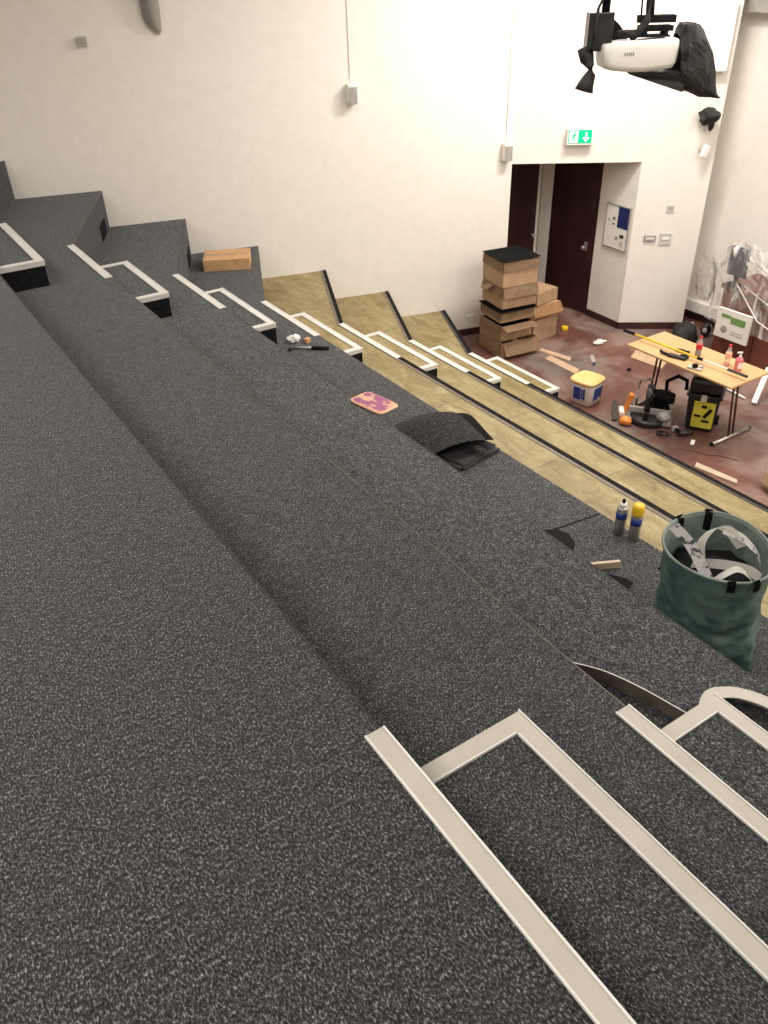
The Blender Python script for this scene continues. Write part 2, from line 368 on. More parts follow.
# ------------------------------------------------------------------ nosings and aisle steps
ordn = ['top', 'second', 'third', 'fourth', 'fifth', 'sixth', 'bottom']
def nosing(k, y0, y1, where):
    L_ = y1 - y0; m_ = [M_nose if where == 'near' else M_noseW, M_bright]
    o = thing('stair_nosing', 'pale nosing strip on the %s tier edge in the %s aisle' % (ordn[k], where), 'stair nosing', (EX[k], y0, EZ[k]), 0, 'nosing strips on the tier edges')
    q = MB(); q.box((-.020, L_ / 2, .004), (.050, L_, .006), bev=.001)
    q.box((.007, L_ / 2, -.013), (.006, L_, .030))
    q.build('strip', m_[0], o)
    q = MB(); q.box((.008, L_ / 2, .005), (.006, L_, .009), bev=.001); q.box((-.046, L_ / 2, .0045), (.005, L_, .008)); q.build('lip', M_bright, o)
def step(k, y0, y1, dep, where):
    mb_nose = M_nose if where == 'near' else M_noseW
    L_ = y1 - y0; h = HH / 2; zb = (EZ[k + 1] if k < 6 else ZF) - EZ[k] + h
    tread = 'carpeted' if k < 4 - 1 + 0 else 'plywood'
    o = thing('aisle_step', '%s half step with pale U-shaped nosing below %s tier, %s aisle' % (tread, ordn[k], where), 'step', (EX[k], (y0 + y1) / 2, (EZ[k + 1] if k < 6 else ZF)), 0, 'half steps in the %s aisle' % where)
    H_ = EZ[k] - h - (EZ[k + 1] if k < 6 else ZF)
    x0 = .012
    MB().box(((x0 + dep) / 2, 0, (H_ - .006) / 2), (dep - x0, L_, H_ - .006)).build('body', M_black, o)
    MB().box(((x0 + dep - .05) / 2, 0, H_ - .004), (dep - .05 - x0, L_ - .1, .008)).build('tread', M_carpet if tread == 'carpeted' else M_ply, o)
    wd = .050; q = MB()
    poly = [(x0, -L_ / 2), (dep, -L_ / 2), (dep, L_ / 2), (x0, L_ / 2), (x0, L_ / 2 - wd), (dep - wd, L_ / 2 - wd), (dep - wd, -L_ / 2 + wd), (x0, -L_ / 2 + wd)]
    q.prism(poly, H_ - .002, H_ + .007)
    q.box((dep + .003, 0, H_ - .014), (.006, L_ + .012, .036)); q.box(((x0 + dep) / 2, -L_ / 2 - .003, H_ - .014), (dep - x0, .006, .036)); q.box(((x0 + dep) / 2, L_ / 2 + .003, H_ - .014), (dep - x0, .006, .036))
    q.build('nosing', mb_nose, o)
    q = MB(); q.box((dep - wd - .002, 0, H_ + .004), (.004, L_ - 2 * wd, .010)); q.box((dep + .005, 0, H_ + .005), (.004, L_ + .016, .008))
    q.box(((x0 + dep - wd) / 2, L_ / 2 - wd - .002, H_ + .004), (dep - wd - x0, .004, .010)); q.build('lip', M_bright, o)
SF = [(6.40, 7.70, .42), (6.225, 7.25, .40), (6.01, 7.12, .385), (5.905, 7.03, .385), (5.905, 6.965, .44), (5.885, 6.965, .43), (5.877, 6.965, .46)]
for k in range(7):
    nosing(k, YR[k], YL[k], 'far'); step(k, *SF[k], 'far')
for k in range(7):
    nosing(k, NR[k], NL[k], 'near')
    step(k, NR[k] - .02, NL[k] - .04, .44, 'near')

# ------------------------------------------------------------------ large loose things
# garden bag full of strips, on the fourth tier
bag = thing('garden_bag', 'teal woven garden bag standing open, filled with old nosing strips', 'bag', (2.11, 1.60, EZ[3]))
n = 128; rows = []
def wrapd(a, b): return abs((a - b + PI) % (2 * PI) - PI)
for i in range(41):
    t = i / 40; z = .49 * t; row = []
    for k in range(n):
        a = 2 * PI * k / n
        fold = noise.noise(Vector((math.cos(a) * 1.6, math.sin(a) * 1.6, t * 9 + math.sin(a * 2) * 1.3)))
        fold2 = noise.noise(Vector((math.cos(a) * 4, math.sin(a) * 4, t * 16 + 3)))
        r = .228 + .008 * t + (.020 * fold + .009 * fold2) * (1 - t) ** .6 - .012 * math.sin(PI * t) 
        r += .075 * max(0, 1 - wrapd(a, math.radians(-97)) / .75) ** 1.5 * (1 - t) ** 1.6
        if i == 0: r -= .012
        zz = z + t * (.012 * math.sin(a * 2 + .6) + .020 * math.cos(a - math.radians(50)))
        row.append((r * math.cos(a) + .012 * t, r * math.sin(a) * 1.04 + .03 * t, zz + .001))
    rows.append(row)
MB().grid(rows, closed=True).build('bag_wall', M_green, bag)
rin = [[(x * .965, y * .965, z) for x, y, z in r] for r in rows[20:]][::-1]
MB().grid([rows[-1]] + rin + [[(x * .02, y * .02, rin[-1][0][2] - .02) for x, y, z in rin[-1]]], closed=True).build('lining', M_greenin, bag)
MB().tube([(x, y, z + .002) for x, y, z in rows[-1]] + [rows[-1][0]], .007, 8, cap=False).build('rim', M_greenin, bag)
for a in (math.radians(230), math.radians(257), math.radians(83), math.radians(48)):
    ca, sa = math.cos(a), math.sin(a); R0 = .238; dz_ = -.045 + .012 * math.sin(a * 2 + .6) + .020 * math.cos(a - math.radians(50))
    pts = []
    q = MB(); rows_ = []
    for (rr, z) in ((R0 - .028, .36), (R0 - .022, .46), (R0 - .014, .535), (R0 + .004, .552), (R0 + .014, .53), (R0 + .014, .495)):
        cx_, cy_ = rr * ca + .01, rr * sa * 1.04 + .03
        rows_.append([(cx_ - sa * s_ * .018, cy_ + ca * s_ * .018, z + dz_) for s_ in (-1, 1)])
    q.grid(rows_, smooth=False, thick=.006); q.build('strap', M_black, bag)
MB().blob((.012, .02, .31), (.20, .205, .08), 3, .35, 3).build('filling', M_black, bag)
def ribbon(pts, wdir, wd=.05, th=.002, m_=M_print, name='scrap_strip', parent=None):
    P_ = [Vector(p) for p in pts]; rows_ = []
    # smooth with catmull
    Q = []
    for i in range(len(P_) - 1):
        p0 = P_[max(i - 1, 0)]; p1 = P_[i]; p2 = P_[i + 1]; p3 = P_[min(i + 2, len(P_) - 1)]
        for j in range(8):
            t = j / 8; Q.append(.5 * ((2 * p1) + (-p0 + p2) * t + (2 * p0 - 5 * p1 + 4 * p2 - p3) * t * t + (-p0 + 3 * p1 - 3 * p2 + p3) * t ** 3))
    Q.append(P_[-1]); wv = Vector(wdir).normalized()
    for p in Q: rows_.append([tuple(p - wv * wd / 2), tuple(p + wv * wd / 2)])
    return MB().grid(rows_, smooth=True, thick=th).build(name, m_, parent)
b0 = Vector((2.11, 1.60, EZ[3]))
def strip(label, pts, wdir, wd=.05, m_=M_print, grp='scrap strips in the garden bag'):
    o = ribbon(pts, wdir, wd, .003, m_, 'scrap_strip'); o.location = b0; tag(o, label, 'strip', grp); return o
strip('long straight white strip with dark scuffs leaning across the bag', [(-.12, .19, .575), (-.09, .10, .50), (-.10, .0, .42), (-.11, -.07, .36)], (.8, -.25, .35), .052)
strip('curled pale strip making a loop in the middle of the bag', [(-.05, .04, .36), (-.02, .10, .47), (.05, .10, .535), (.10, .06, .54), (.14, -.01, .46)], (.6, -.6, .5), .05, M_white)
strip('speckled strip coming down from the loop towards the back of the bag', [(.08, .07, .54), (.15, .0, .50), (.17, -.08, .44), (.15, -.13, .38)], (.7, .6, .3), .05)
strip('flat grey strip lying diagonally across the bag opening', [(-.08, .08, .41), (-.02, -.02, .44), (.03, -.12, .45), (.05, -.18, .43)], (.8, .3, .5), .05, M_lgrey)
strip('small white curl nearest the front rim of the bag', [(-.15, -.06, .40), (-.09, -.09, .46), (-.02, -.11, .47), (.03, -.15, .42)], (.55, .75, .2), .035, M_white)

# two aerosol cans
def can(label, loc, body_m, cap_m, band_m, capw, nozzle):
    o = thing('aerosol_can', label, 'spray can', loc)
    MB().lathe([(.027, .0), (.031, .004), (.031, .165), (.026, .178), (.014, .184)], n=24).build('body', body_m, o)
    MB().lathe([(.0315, .105), (.0315, .15)], n=24).build('label_band', band_m, o)
    if nozzle:
        MB().lathe([(.020, .18), (.022, .19), (.018, .206), (.008, .208)], n=20).build('collar', M_white, o)
        MB().lathe([(.008, .205), (.010, .21), (.009, .228), (.004, .232)], n=14).build('nozzle', M_black, o)
    else:
        MB().lathe([(.0335, .172), (.034, .176), (.033, .222), (.028, .235), (.010, .238)], n=24).build('cap', cap_m, o)
can('grey spray can with its black nozzle bare, left of the yellow-capped one', (2.395, 2.40, EZ[3]), M_steel, M_black, M_blue, .03, True)
can('grey spray can with a yellow cap beside the garden bag', (2.415, 2.31, EZ[3]), M_steel, M_yel, M_blue, .03, False)

# carpet tile stack on the fourth tier
def bent_tile(name, label, loc, rz, sx, sy, fn, th=.008, parent_mats=None, grp=None, nx=16):
    rows_ = [[((i / nx - .5) * sx, (j / nx - .5) * sy, fn(i / nx * 2 - 1, j / nx * 2 - 1)) for j in range(nx + 1)] for i in range(nx + 1)]
    q = MB(); q.grid(rows_, smooth=True)
    top = list(q.b.faces)
    r = bmesh.ops.solidify(q.b, geom=top, thickness=-th)
    for f in q.b.faces: f.material_index = 1
    bmesh.ops.recalc_face_normals(q.b, faces=q.b.faces)
    for f in q.b.faces:
        if f.normal.z > .5: f.material_index = 0
    o = q.build(name, [M_carpet, M_tile]); o.location = loc; o.rotation_euler[2] = rz
    return tag(o, label, 'carpet tile', grp)
gz = EZ[3]
G = 'loose carpet tiles heaped on the fourth tier'
# flat pile underneath
for i, (dx, dy, a, s_) in enumerate(((0, 0, .1, .34), (.01, -.01, .2, .33), (-.005, 0, .12, .34), (0, .01, .25, .32))):
    o = MB().box((0, 0, .004), (s_ * 1.1, s_ * 1.1, .008)).build('carpet_tile', M_underlay); o.location = (2.22 + dx, 3.66 + dy, gz + .0006 + i * .009); o.rotation_euler[2] = a
    tag(o, 'flat carpet tile in the small pile under the bowed tiles', 'carpet tile', 'flat tiles under the heap')
bent_tile('carpet_tile', 'bowed carpet tile second from the top of the heap, reaching over the plywood', (2.255, 3.85, gz + .008), math.radians(-8), .42, .54, lambda u, v: .135 - .045 * v * (1 if v < 0 else 0) * -1 - (.115 * v * v if v > 0 else 0) - .03 * u * u)
bent_tile('carpet_tile', 'domed carpet tile on top of the heap, grey pile facing up', (2.15, 3.845, gz + .028), math.radians(-9), .43, .63, lambda u, v: .145 - (.12 * v * v if v > 0 else .015 * v * v) - .035 * u * u + (.01 * u))
for i, (p0, p1) in enumerate((((2.25, 3.62, .07), (2.30, 3.46, .055)), ((2.33, 3.64, .07), (2.38, 3.50, .055)))):
    o = ribbon([(p0[0], p0[1], gz + p0[2]), ((p0[0] + p1[0]) / 2, (p0[1] + p1[1]) / 2, gz + (p0[2] + p1[2]) / 2 + .008), (p1[0], p1[1], gz + p1[2])], (1, .35, 0), .05 - .015 * i, .007, M_carpet, 'carpet_offcut')
    tag(o, ['wider', 'narrower'][i] + ' carpet off-cut strip poking out below the bowed tiles', 'carpet off-cut')

# foam pad
pad = thing('kneeling_pad', 'small pink and purple foam pad with a peach rim lying on carpet', 'pad', (1.722, 3.93, EZ[2] + .001), math.radians(101))
MB().lathe([(.86, 0), (.9, .3), (.9, .7), (.86, 1)], n=48, sq=7).build('pad_rim', M_padr, pad).scale = (.168, .098, .014)
MB().lathe([(.80, 1.02), (.79, 1.15)], n=48, sq=7).build('pad_face', M_pad, pad).scale = (.168, .098, .014)

# brown carton near the wall
ct = thing('carton', 'closed flat brown carton lying on the fourth tier beside the long wall', 'cardboard box', (2.64, 8.365, EZ[3]), math.radians(-27))
MB().box((0, 0, .06), (.50, .38, .12), bev=.003).build('carton_body', M_card2, ct)
MB().box((0, 0, .121), (.49, .05, .002)).build('tape', M_card, ct)

# bits by the far aisle
o = MB().blob((0, 0, .028), (.055, .04, .028), 5, .9, 5, smooth=False).build('crumpled_paper', M_white); o.location = (2.21, 6.02, EZ[3]); tag(o, 'crumpled white paper on the carpet near the far aisle', 'paper')
o = MB().box((0, 0, .018), (.05, .04, .036), .3, bev=.002).build('cardboard_piece', M_card2); o.location = (2.30, 5.93, EZ[3]); tag(o, 'tiny cardboard block beside the crumpled white paper', 'cardboard')
hm = thing('hammer', 'hammer with dark handle lying on carpet by the far aisle', 'hammer', (2.22, 5.79, EZ[3] + .016), math.radians(-40))
MB().tube([(-.13, 0, 0), (-.02, 0, 0), (.02, 0, 0), (.19, 0, 0)], [.010, .010, .014, .015], 10).build('handle', M_steel, hm)
MB().tube([(.04, 0, 0), (.19, 0, 0)], .0158, 12).build('grip', M_black, hm)
MB().tube([(-.14, -.055, .0), (-.14, -.02, .0), (-.135, .02, 0), (-.12, .06, -.002)], [.014, .014, .012, .005], 10).build('hammer_head', M_blackg, hm)

# black flap, knife slit, wood block
def flat(name, poly, z, th, m_, label, cat):
    o = MB().prism(poly, z, z + th).build(name, m_); return tag(o, label, cat)
flat('felt_scrap', [(1.95, 2.72), (2.06, 2.665), (2.13, 2.62), (2.15, 2.55), (2.12, 2.47), (2.06, 2.42), (1.96, 2.36)], EZ[3] + .0005, .004, M_black, 'black rounded scrap of tile backing on the carpet', 'scrap')
flat('carpet_joint', [(2.11, 2.64), (2.445, 2.598), (2.445, 2.590), (2.11, 2.628)], EZ[3] + .0005, .0015, M_black, 'dark open joint line running from the black scrap to the tier edge', 'joint')
o = MB().box((0, 0, .022), (.19, .02, .044), bev=.002).build('wood_offcut', M_wood); o.location = (2.07, 2.215, EZ[3] + .007); o.rotation_euler[2] = math.radians(-27); tag(o, 'pale wood off-cut standing on edge on the carpet before the spray cans', 'wood')
flat('backing_scrap', [(1.98, 2.26), (2.03, 2.20), (2.08, 2.14), (2.11, 2.09), (2.12, 2.04), (2.06, 2.02), (1.99, 2.03)], EZ[3] + .0005, .006, M_black, 'black scrap lying just in front of the pale wood off-cut', 'scrap')

# long bowed nosing strip behind the second tier edge, curling round the near step
def lstrip(name, label, pts, zb, wtop=.05, hv=.06, side=1):
    P_ = [Vector((*p, zb)) for p in pts]; Q = []
    for i in range(len(P_) - 1):
        p0 = P_[max(i - 1, 0)]; p1 = P_[i]; p2 = P_[i + 1]; p3 = P_[min(i + 2, len(P_) - 1)]
        for j in range(8):
            t = j / 8; Q.append(.5 * ((2 * p1) + (-p0 + p2) * t + (2 * p0 - 5 * p1 + 4 * p2 - p3) * t * t + (-p0 + 3 * p1 - 3 * p2 + p3) * t ** 3))
    Q.append(P_[-1]); o = thing(name, label, 'strip', (0, 0, 0))
    up_ = Vector((0, 0, 1)); rws = []
    for i, p in enumerate(Q):
        t = (Q[min(i + 1, len(Q) - 1)] - Q[max(i - 1, 0)]).normalized(); nn = Vector((t.y, -t.x, 0)) * side; e = .004
        if wtop > .01: rws.append([p, p + up_ * hv, p + up_ * hv + nn * wtop, p + up_ * (hv - e) + nn * wtop, p + up_ * (hv - e) + nn * e, p + nn * e])
        else: rws.append([p, p + up_ * hv, p + up_ * hv + nn * e, p + nn * e])
    q = MB(); q.grid(rws, closed=True, smooth=False)
    for r_ in (rws[0], rws[-1]): q.b.faces.new([q.b.verts.new(v_) for v_ in r_])
    bmesh.ops.remove_doubles(q.b, verts=q.b.verts, dist=1e-6)
    if wtop < .01:
        q.build('upright_strip', M_bgrey, o); q = MB(); q.grid([[r_[1] + up_ * .0005, r_[2] + up_ * .0005] for r_ in rws], smooth=False); q.build('pale_edge', M_bright, o)
    else: q.build('l_profile', M_nose, o)
    return o
lstrip('bowed_strip', 'thin grey bowed strip on edge behind the second tier edge', [(.99, 1.64), (1.08, 1.52), (1.16, 1.40), (1.21, 1.26), (1.24, 1.13), (1.255, 1.06)], EZ[2] + .002, .004, .06)
lstrip('curled_nosing', 'pale loose nosing curled round the corner of the near half step', [(1.30, 1.07), (1.36, 1.105), (1.42, 1.11), (1.49, 1.07), (1.535, 1.01), (1.565, .93), (1.58, .80), (1.585, .5)], EZ[2] + .002, .055, .06)

# ------------------------------------------------------------------ stack of cartons by the exit recess
def hbox(label, loc, w_, d_, h_, rz=0, flaps=(), m_=M_card, opened=False, grp='cartons in the stacks by the recess'):
    """flaps: (side, length, drop angle in degrees from horizontal, width factor)"""
    o = thing('cardboard_box', label, 'cardboard box', loc, rz, grp)
    q = MB(); t = .006
    q.box((0, 0, t / 2), (w_, d_, t))
    q.box((-w_ / 2 + t / 2, 0, h_ / 2), (t, d_, h_)); q.box((w_ / 2 - t / 2, 0, h_ / 2), (t, d_, h_))
    q.box((0, -d_ / 2 + t / 2, h_ / 2), (w_, t, h_)); q.box((0, d_ / 2 - t / 2, h_ / 2), (w_, t, h_))
    if not opened: q.box((0, 0, h_ - t / 2), (w_ - .002, d_ - .002, t))
    q.build('carton_body', m_, o)
    for sd, ln, ang, wf in flaps:
        a = math.radians(ang); vx = {'-x': (-1, 0), 'x': (1, 0), '-y': (0, -1), 'y': (0, 1)}[sd]
        half = (w_ / 2 if 'x' in sd else d_ / 2) + .004; wd = (d_ if 'x' in sd else w_) * wf
        q = MB(); tz = (-vx[1], vx[0])
        p0 = Vector((vx[0] * half, vx[1] * half, h_)); dr = Vector((vx[0] * math.cos(a), vx[1] * math.cos(a), -math.sin(a)))
        T_ = Vector((tz[0], tz[1], 0)) * wd / 2
        q.grid([[p0 - T_, p0 + T_], [p0 + dr * ln - T_ * .98, p0 + dr * ln + T_ * .98]], smooth=False, thick=.005); q.build('flap', m_, o)
    return o
def tile_sheet(label, loc, sx, sy, rz, th=.012, bend=0):
    return bent_tile('carpet_tile', label, loc, rz, sx, sy, lambda u, v: -bend * (u * u), th=th)
def black_sheet(label, loc, sx, sy, rz, th=.014, bend=0.0):
    q = MB(); q.grid([[((i / 8 - .5) * sx, (j / 8 - .5) * sy, bend * ((i / 4 - 1) ** 2 + (j / 4 - 1) * .5)) for j in range(9)] for i in range(9)], smooth=True, thick=th)
    o = q.build('carpet_tile', M_tile); o.location = loc; o.rotation_euler[2] = rz; return tag(o, label, 'carpet tile')
sx0, sy0 = 5.995, 7.48
hbox('bottom carton of the taller stack, its open flap lying on the floor', (sx0 + .02, sy0 - .02, ZF), .54, .54, .20, math.radians(-8), (('-y', .17, 58, .95), ('-x', .12, 75, .9)), opened=True)
hbox('second carton from the floor in the taller stack, flap pulled outwards', (sx0 + .0, sy0 + .02, ZF + .205), .48, .47, .20, math.radians(-6), (('-y', .14, 12, 1.0), ('-x', .12, 78, 1.0)), opened=True)
black_sheet('black tiles showing in the open carton under the middle of the stack', (sx0, sy0, ZF + .408), .45, .45, math.radians(-6), .045)
hbox('middle carton of the taller stack between two black tile layers', (sx0 - .01, sy0 + .0, ZF + .457), .50, .47, .13, math.radians(-8), (('-y', .09, 84, 1.0), ('-x', .09, 84, 1.0)))
black_sheet('sagging black tile sheet sticking out above the middle carton', (sx0 - .02, sy0 - .01, ZF + .600), .56, .52, math.radians(-7), .02, .008)
hbox('carton second from the top with flaps folded outwards', (sx0 + .01, sy0 + .0, ZF + .635), .50, .49, .265, math.radians(-9), (('-y', .13, 72, 1.0), ('-x', .12, 74, .95), ('-x', .14, 12, .28)), M_card)
hbox('top carton of the taller stack', (sx0 + .0, sy0 + .0, ZF + .905), .50, .49, .31, math.radians(-10), (('-y', .11, 84, 1.0), ('-x', .11, 84, 1.0), ('x', .09, 40, .7)), M_card)
black_sheet('square black carpet tile lying on top of the tallest carton stack', (sx0 - .0, sy0 + .0, ZF + 1.232), .54, .52, math.radians(-9), .014, .004)
hx, hy = 6.57, 7.60
hbox('bottom carton of the shorter stack behind', (hx, hy, ZF), .46, .44, .30, math.radians(5))
hbox('middle carton of the shorter stack, flaps spread', (hx + .01, hy, ZF + .31), .46, .44, .18, math.radians(-3), (('-y', .14, 55, 1.05), ('x', .14, 55, 1.0)), M_card2)
hbox('top carton of the shorter stack', (hx - .01, hy + .0, ZF + .50), .42, .42, .16, math.radians(8))
o = thing('paper_cup', 'white and pink paper tub on top of the shorter carton stack', 'cup', (6.42, 7.50, ZF + .665))
MB().lathe([(.032, 0), (.040, .11)], n=20).build('tub', M_white, o); MB().lathe([(.042, .11), (.042, .125), (.03, .13)], n=20).build('lid', M_padr, o)

# ------------------------------------------------------------------ bits on the wooden floor
def card(label, pts, m_=M_card3, th=.006, z=0):
    o = MB().prism(pts, ZF + .001 + z, ZF + .001 + th + z).build('cardboard_strip', m_); return tag(o, label, 'cardboard')
card('longer cardboard strip on the floor nearest the carton stacks', [(6.27, 7.12), (6.34, 7.17), (6.45, 6.72), (6.36, 6.66)])
card('wider cardboard strip on the floor behind the white tub of adhesive', [(6.16, 6.90), (6.28, 6.93), (6.27, 6.40), (6.14, 6.33)])
card('pale square of cardboard on the floor behind the table leg', [(7.05, 6.28), (7.28, 6.40), (7.42, 5.96), (7.10, 5.82)])
o = MB().blob((0, 0, .02), (.09, .05, .02), 2, .8, 4, smooth=False).build('paper_scrap', M_white); o.location = (7.07, 6.84, ZF + .001); tag(o, 'crumpled white paper on the wooden floor near the doors', 'paper')
o = thing('tape_roll', 'small yellow tape roll on the floor beside the carton stacks', 'tape', (7.03, 7.45, ZF))
MB().lathe([(.024, 0), (.045, 0), (.048, .01), (.048, .045), (.045, .05), (.024, .05)], n=24).build('roll', M_yel, o)
o = thing('water_bottle', 'clear crushed plastic bottle with blue cap lying on the floor', 'bottle', (6.50, 6.38, ZF + .033), math.radians(52))
MB().tube([(0, 0, 0), (.02, 0, 0), (.05, 0, 0), (.15, 0, 0), (.21, 0, 0), (.22, 0, 0)], [.013, .014, .030, .033, .031, .022], 16).build('bottle_body', M_clear, o)
MB().tube([(-.02, 0, 0), (.004, 0, 0)], .016, 14).build('cap', M_blue, o)
o = tag(MB().box((0, 0, .012), (.055, .46, .024), bev=.003).build('rubber_strip', M_dgrey), 'short dark grey strip lying on the floor between tub and tools', 'strip'); o.location = (5.80, 5.37, ZF); o.rotation_euler[2] = math.radians(-48)
o = tag(MB().blob((0, 0, .012), (.035, .02, .012), 8, .4).build('dark_scrap', M_black), 'small dark scrap on the bare floor between bottle and table', 'scrap'); o.location = (6.75, 6.03, ZF)
o = tag(MB().box((0, 0, .006), (.10, .04, .010), bev=.002).build('white_scrap', M_white), 'small white scrap on the floor in front of the toolbox', 'scrap'); o.location = (5.93, 4.40, ZF); o.rotation_euler[2] = .5
pts = [(5.72 + .035 * i, 4.40 - .06 * i + .03 * math.sin(i * 1.3), ZF + .005) for i in range(9)]
tag(MB().tube(pts, .004, 6).build('thin_cable', M_brown), 'thin dark cable lying on the floor by the table foot', 'cable')
tag(MB().prism([(5.54, 4.06), (5.62, 4.10), (5.67, 3.66), (5.61, 3.62)], ZF + .001, ZF + .022).build('timber_offcut', M_wood), 'long pale timber off-cut lying along the bottom tier', 'wood')
hbox('small open cardboard box on the floor at the right edge beyond the bottom tier', (5.93, 3.28, ZF), .36, .30, .16, math.radians(-15), (('x', .1, 30, 1), ('-x', .1, 60, 1)), M_card3, True, None)

# adhesive tub
tb = thing('adhesive_tub', 'white square tub with blue print and a yellowed lid', 'tub', (5.735, 5.765, ZF), math.radians(12)); tb.scale = (.93, .93, .93)
MB().lathe([(.135, 0), (.150, .01), (.168, .27), (.170, .285)], n=48, sq=4).build('tub_body', M_white, tb)
MB().lathe([(.176, .270), (.178, .305), (.168, .312), (.160, .305), (.05, .308)], n=48, sq=4).build('lid', M_cream, tb)
for rz, wd in ((0, .17), (PI / 2, .15), (PI, .16), (-PI / 2, .16)):
    q = MB(); M3 = Matrix.Rotation(rz, 3, 'Z')
    for i, (a, b, h0, h1) in enumerate(((-.5, .1, .07, .23), (.16, .3, .09, .22), (.34, .5, .08, .23))):
        cc = M3 @ Vector(((a + b) / 2 * wd, -.150 - .012 * ((h0 + h1) / 2) / .15, (h0 + h1) / 2))
        q.box(cc, ((b - a) * wd, .004, h1 - h0), mtx=M3 @ Matrix.Rotation(math.radians(3.5), 3, 'X'))
    q.build('printed_label', M_blue, tb)
sb = thing('small_spray_bottle', 'small white bottle with dark base beside the adhesive tub', 'bottle', (6.05, 5.98, ZF), 0)
MB().lathe([(.03, 0), (.034, .01), (.034, .12), (.018, .15), (.014, .17)], n=20).build('bottle_body', M_white, sb)
MB().lathe([(.0345, .005), (.0345, .045)], n=20).build('dark_band', M_black, sb); MB().lathe([(.016, .165), (.016, .19), (.01, .195)], n=16).build('cap', M_lgreen, sb)

# ------------------------------------------------------------------ folding table and the things on it
TZ = ZF + .75
tx0, tx1, ty0, ty1 = 5.93, 6.53, 4.11, 5.45
tbl = thing('folding_table', 'folding table with beech laminate top and steel T-shaped legs', 'table', (6.23, 4.78, ZF))
MB().box((0, 0, .739), (tx1 - tx0, ty1 - ty0, .022), bev=.004).build('tabletop', M_table, tbl)
MB().box((0, .45, .71), (.48, .04, .03)).box((0, -.45, .71), (.48, .04, .03)).build('under_rail', M_dgrey, tbl)
for sy in (-1, 1):
    y = sy * .56
    q = MB(); q.tube([(.06, y - sy * .02, .02), (.02, y - sy * .08, .715)], .0125, 10); q.tube([(.13, y - sy * .02, .02), (.09, y - sy * .08, .715)], .0125, 10); q.build('leg', M_brown, tbl)
    q = MB(); q.tube([(-.19, y - sy * .02, .022), (.40, y - sy * .02, .022)], .020, 12); q.build('foot_bar', M_steel, tbl)
    q = MB(); q.lathe([(.021, 0), (.021, .02)], (-.21, y - sy * .02, .022), axis=Matrix.Rotation(PI / 2, 3, 'Y'), n=14); q.lathe([(.021, 0), (.021, .02)], (.40, y - sy * .02, .022), axis=Matrix.Rotation(PI / 2, 3, 'Y'), n=14); q.build('end_cap', M_black, tbl)
def bottle(label, loc, liq, fill, lab, capm):
    o = thing('drink_bottle', label, 'bottle', loc)
    pr = [(.026, 0), (.031, .006), (.031, .075), (.028, .09), (.031, .11), (.031, .135), (.014, .19), (.012, .205)]
    MB().lathe(pr, n=24).build('bottle_body', M_clear, o)
    MB().lathe([(.0, .003), (.028, .005), (.028, fill)], n=20).build('drink', liq, o)
    MB().lathe([(.032, .085), (.0322, .09), (.0322, .135), (.031, .138)], n=24).build('label', lab, o)
    MB().lathe([(.014, .20), (.014, .222), (.01, .225)], n=16).build('cap', capm, o)
bottle('cola bottle with red label and dark drink on the table', (6.27, 4.79, TZ + .001), M_cola, .085, M_red, M_red)
bottle('almost empty bottle with red label near the middle of the table', (6.32, 4.47, TZ + .001), M_pink, .02, M_padr, M_red)
sp = thing('pump_bottle', 'pink pump bottle with white nozzle and label on the table', 'bottle', (6.29, 4.32, TZ + .001), math.radians(-30))
MB().lathe([(.034, 0), (.038, .006), (.038, .12), (.030, .14), (.014, .148)], n=28).build('bottle_body', M_pink, sp)
MB().box((0, -.037, .07), (.045, .006, .06), bev=.002).build('label', M_white, sp)
MB().lathe([(.014, .145), (.015, .165), (.006, .168), (.006, .19)], n=16).build('pump_collar', M_white, sp)
MB().box((-.012, 0, .198), (.055, .018, .016), bev=.004).build('nozzle', M_white, sp)
pl = thing('telescopic_pole', 'yellow extension pole lying across the table with steel end', 'pole', (0, 0, 0))
pa, pb = Vector((6.10, 5.66, TZ + .05)), Vector((6.16, 4.10, TZ + .05))
f_ = lambda t: tuple(pa.lerp(pb, t))
MB().tube([f_(0), f_(.10)], .016, 12).build('black_grip', M_black, pl); MB().tube([f_(.09), f_(.62)], .0115, 12).build('yellow_tube', M_yel, pl)
MB().tube([f_(.62), f_(.66)], .015, 12).build('collar', M_black, pl); MB().tube([f_(.66), f_(.86)], .009, 12).build('steel_tube', M_white, pl)
MB().tube([f_(.85), f_(.99)], .014, 12).build('black_end', M_dgrey, pl)
kn = thing('knee_kicker', 'black hand tool with grey head lying beside the pole on the table', 'tool', (6.055, 4.88, TZ + .001), math.radians(-72))
MB().box((0, 0, .018), (.20, .05, .034), bev=.012).build('tool_body', M_blackg, kn)
MB().tube([(-.10, 0, .02), (-.17, .02, .02), (-.2, .05, .02)], .014, 10).build('handle', M_black, kn)
MB().blob((.06, .035, .022), (.05, .03, .02), 3, .4).build('trigger_guard', M_black, kn)
cl = thing('clamp_head', 'grey metal clamp with black knob near the middle of the pole', 'tool', (5.99, 4.60, TZ + .001), math.radians(-75))
MB().box((0, 0, .012), (.15, .055, .022), bev=.008).build('plate', M_lgrey, cl)
MB().lathe([(.028, .02), (.030, .03), (.028, .05), (.015, .055)], n=20).build('knob', M_black, cl)
MB().box((.06, .02, .03), (.04, .03, .03), bev=.006).build('jaw', M_steel, cl)
gl = MB().blob((0, 0, .012), (.07, .035, .012), 9, .5, 3).build('work_glove', M_cloth); gl.location = (6.23, 4.95, TZ + .001); gl.rotation_euler[2] = 1.9; tag(gl, 'black work glove on the table by the cola bottle', 'glove')

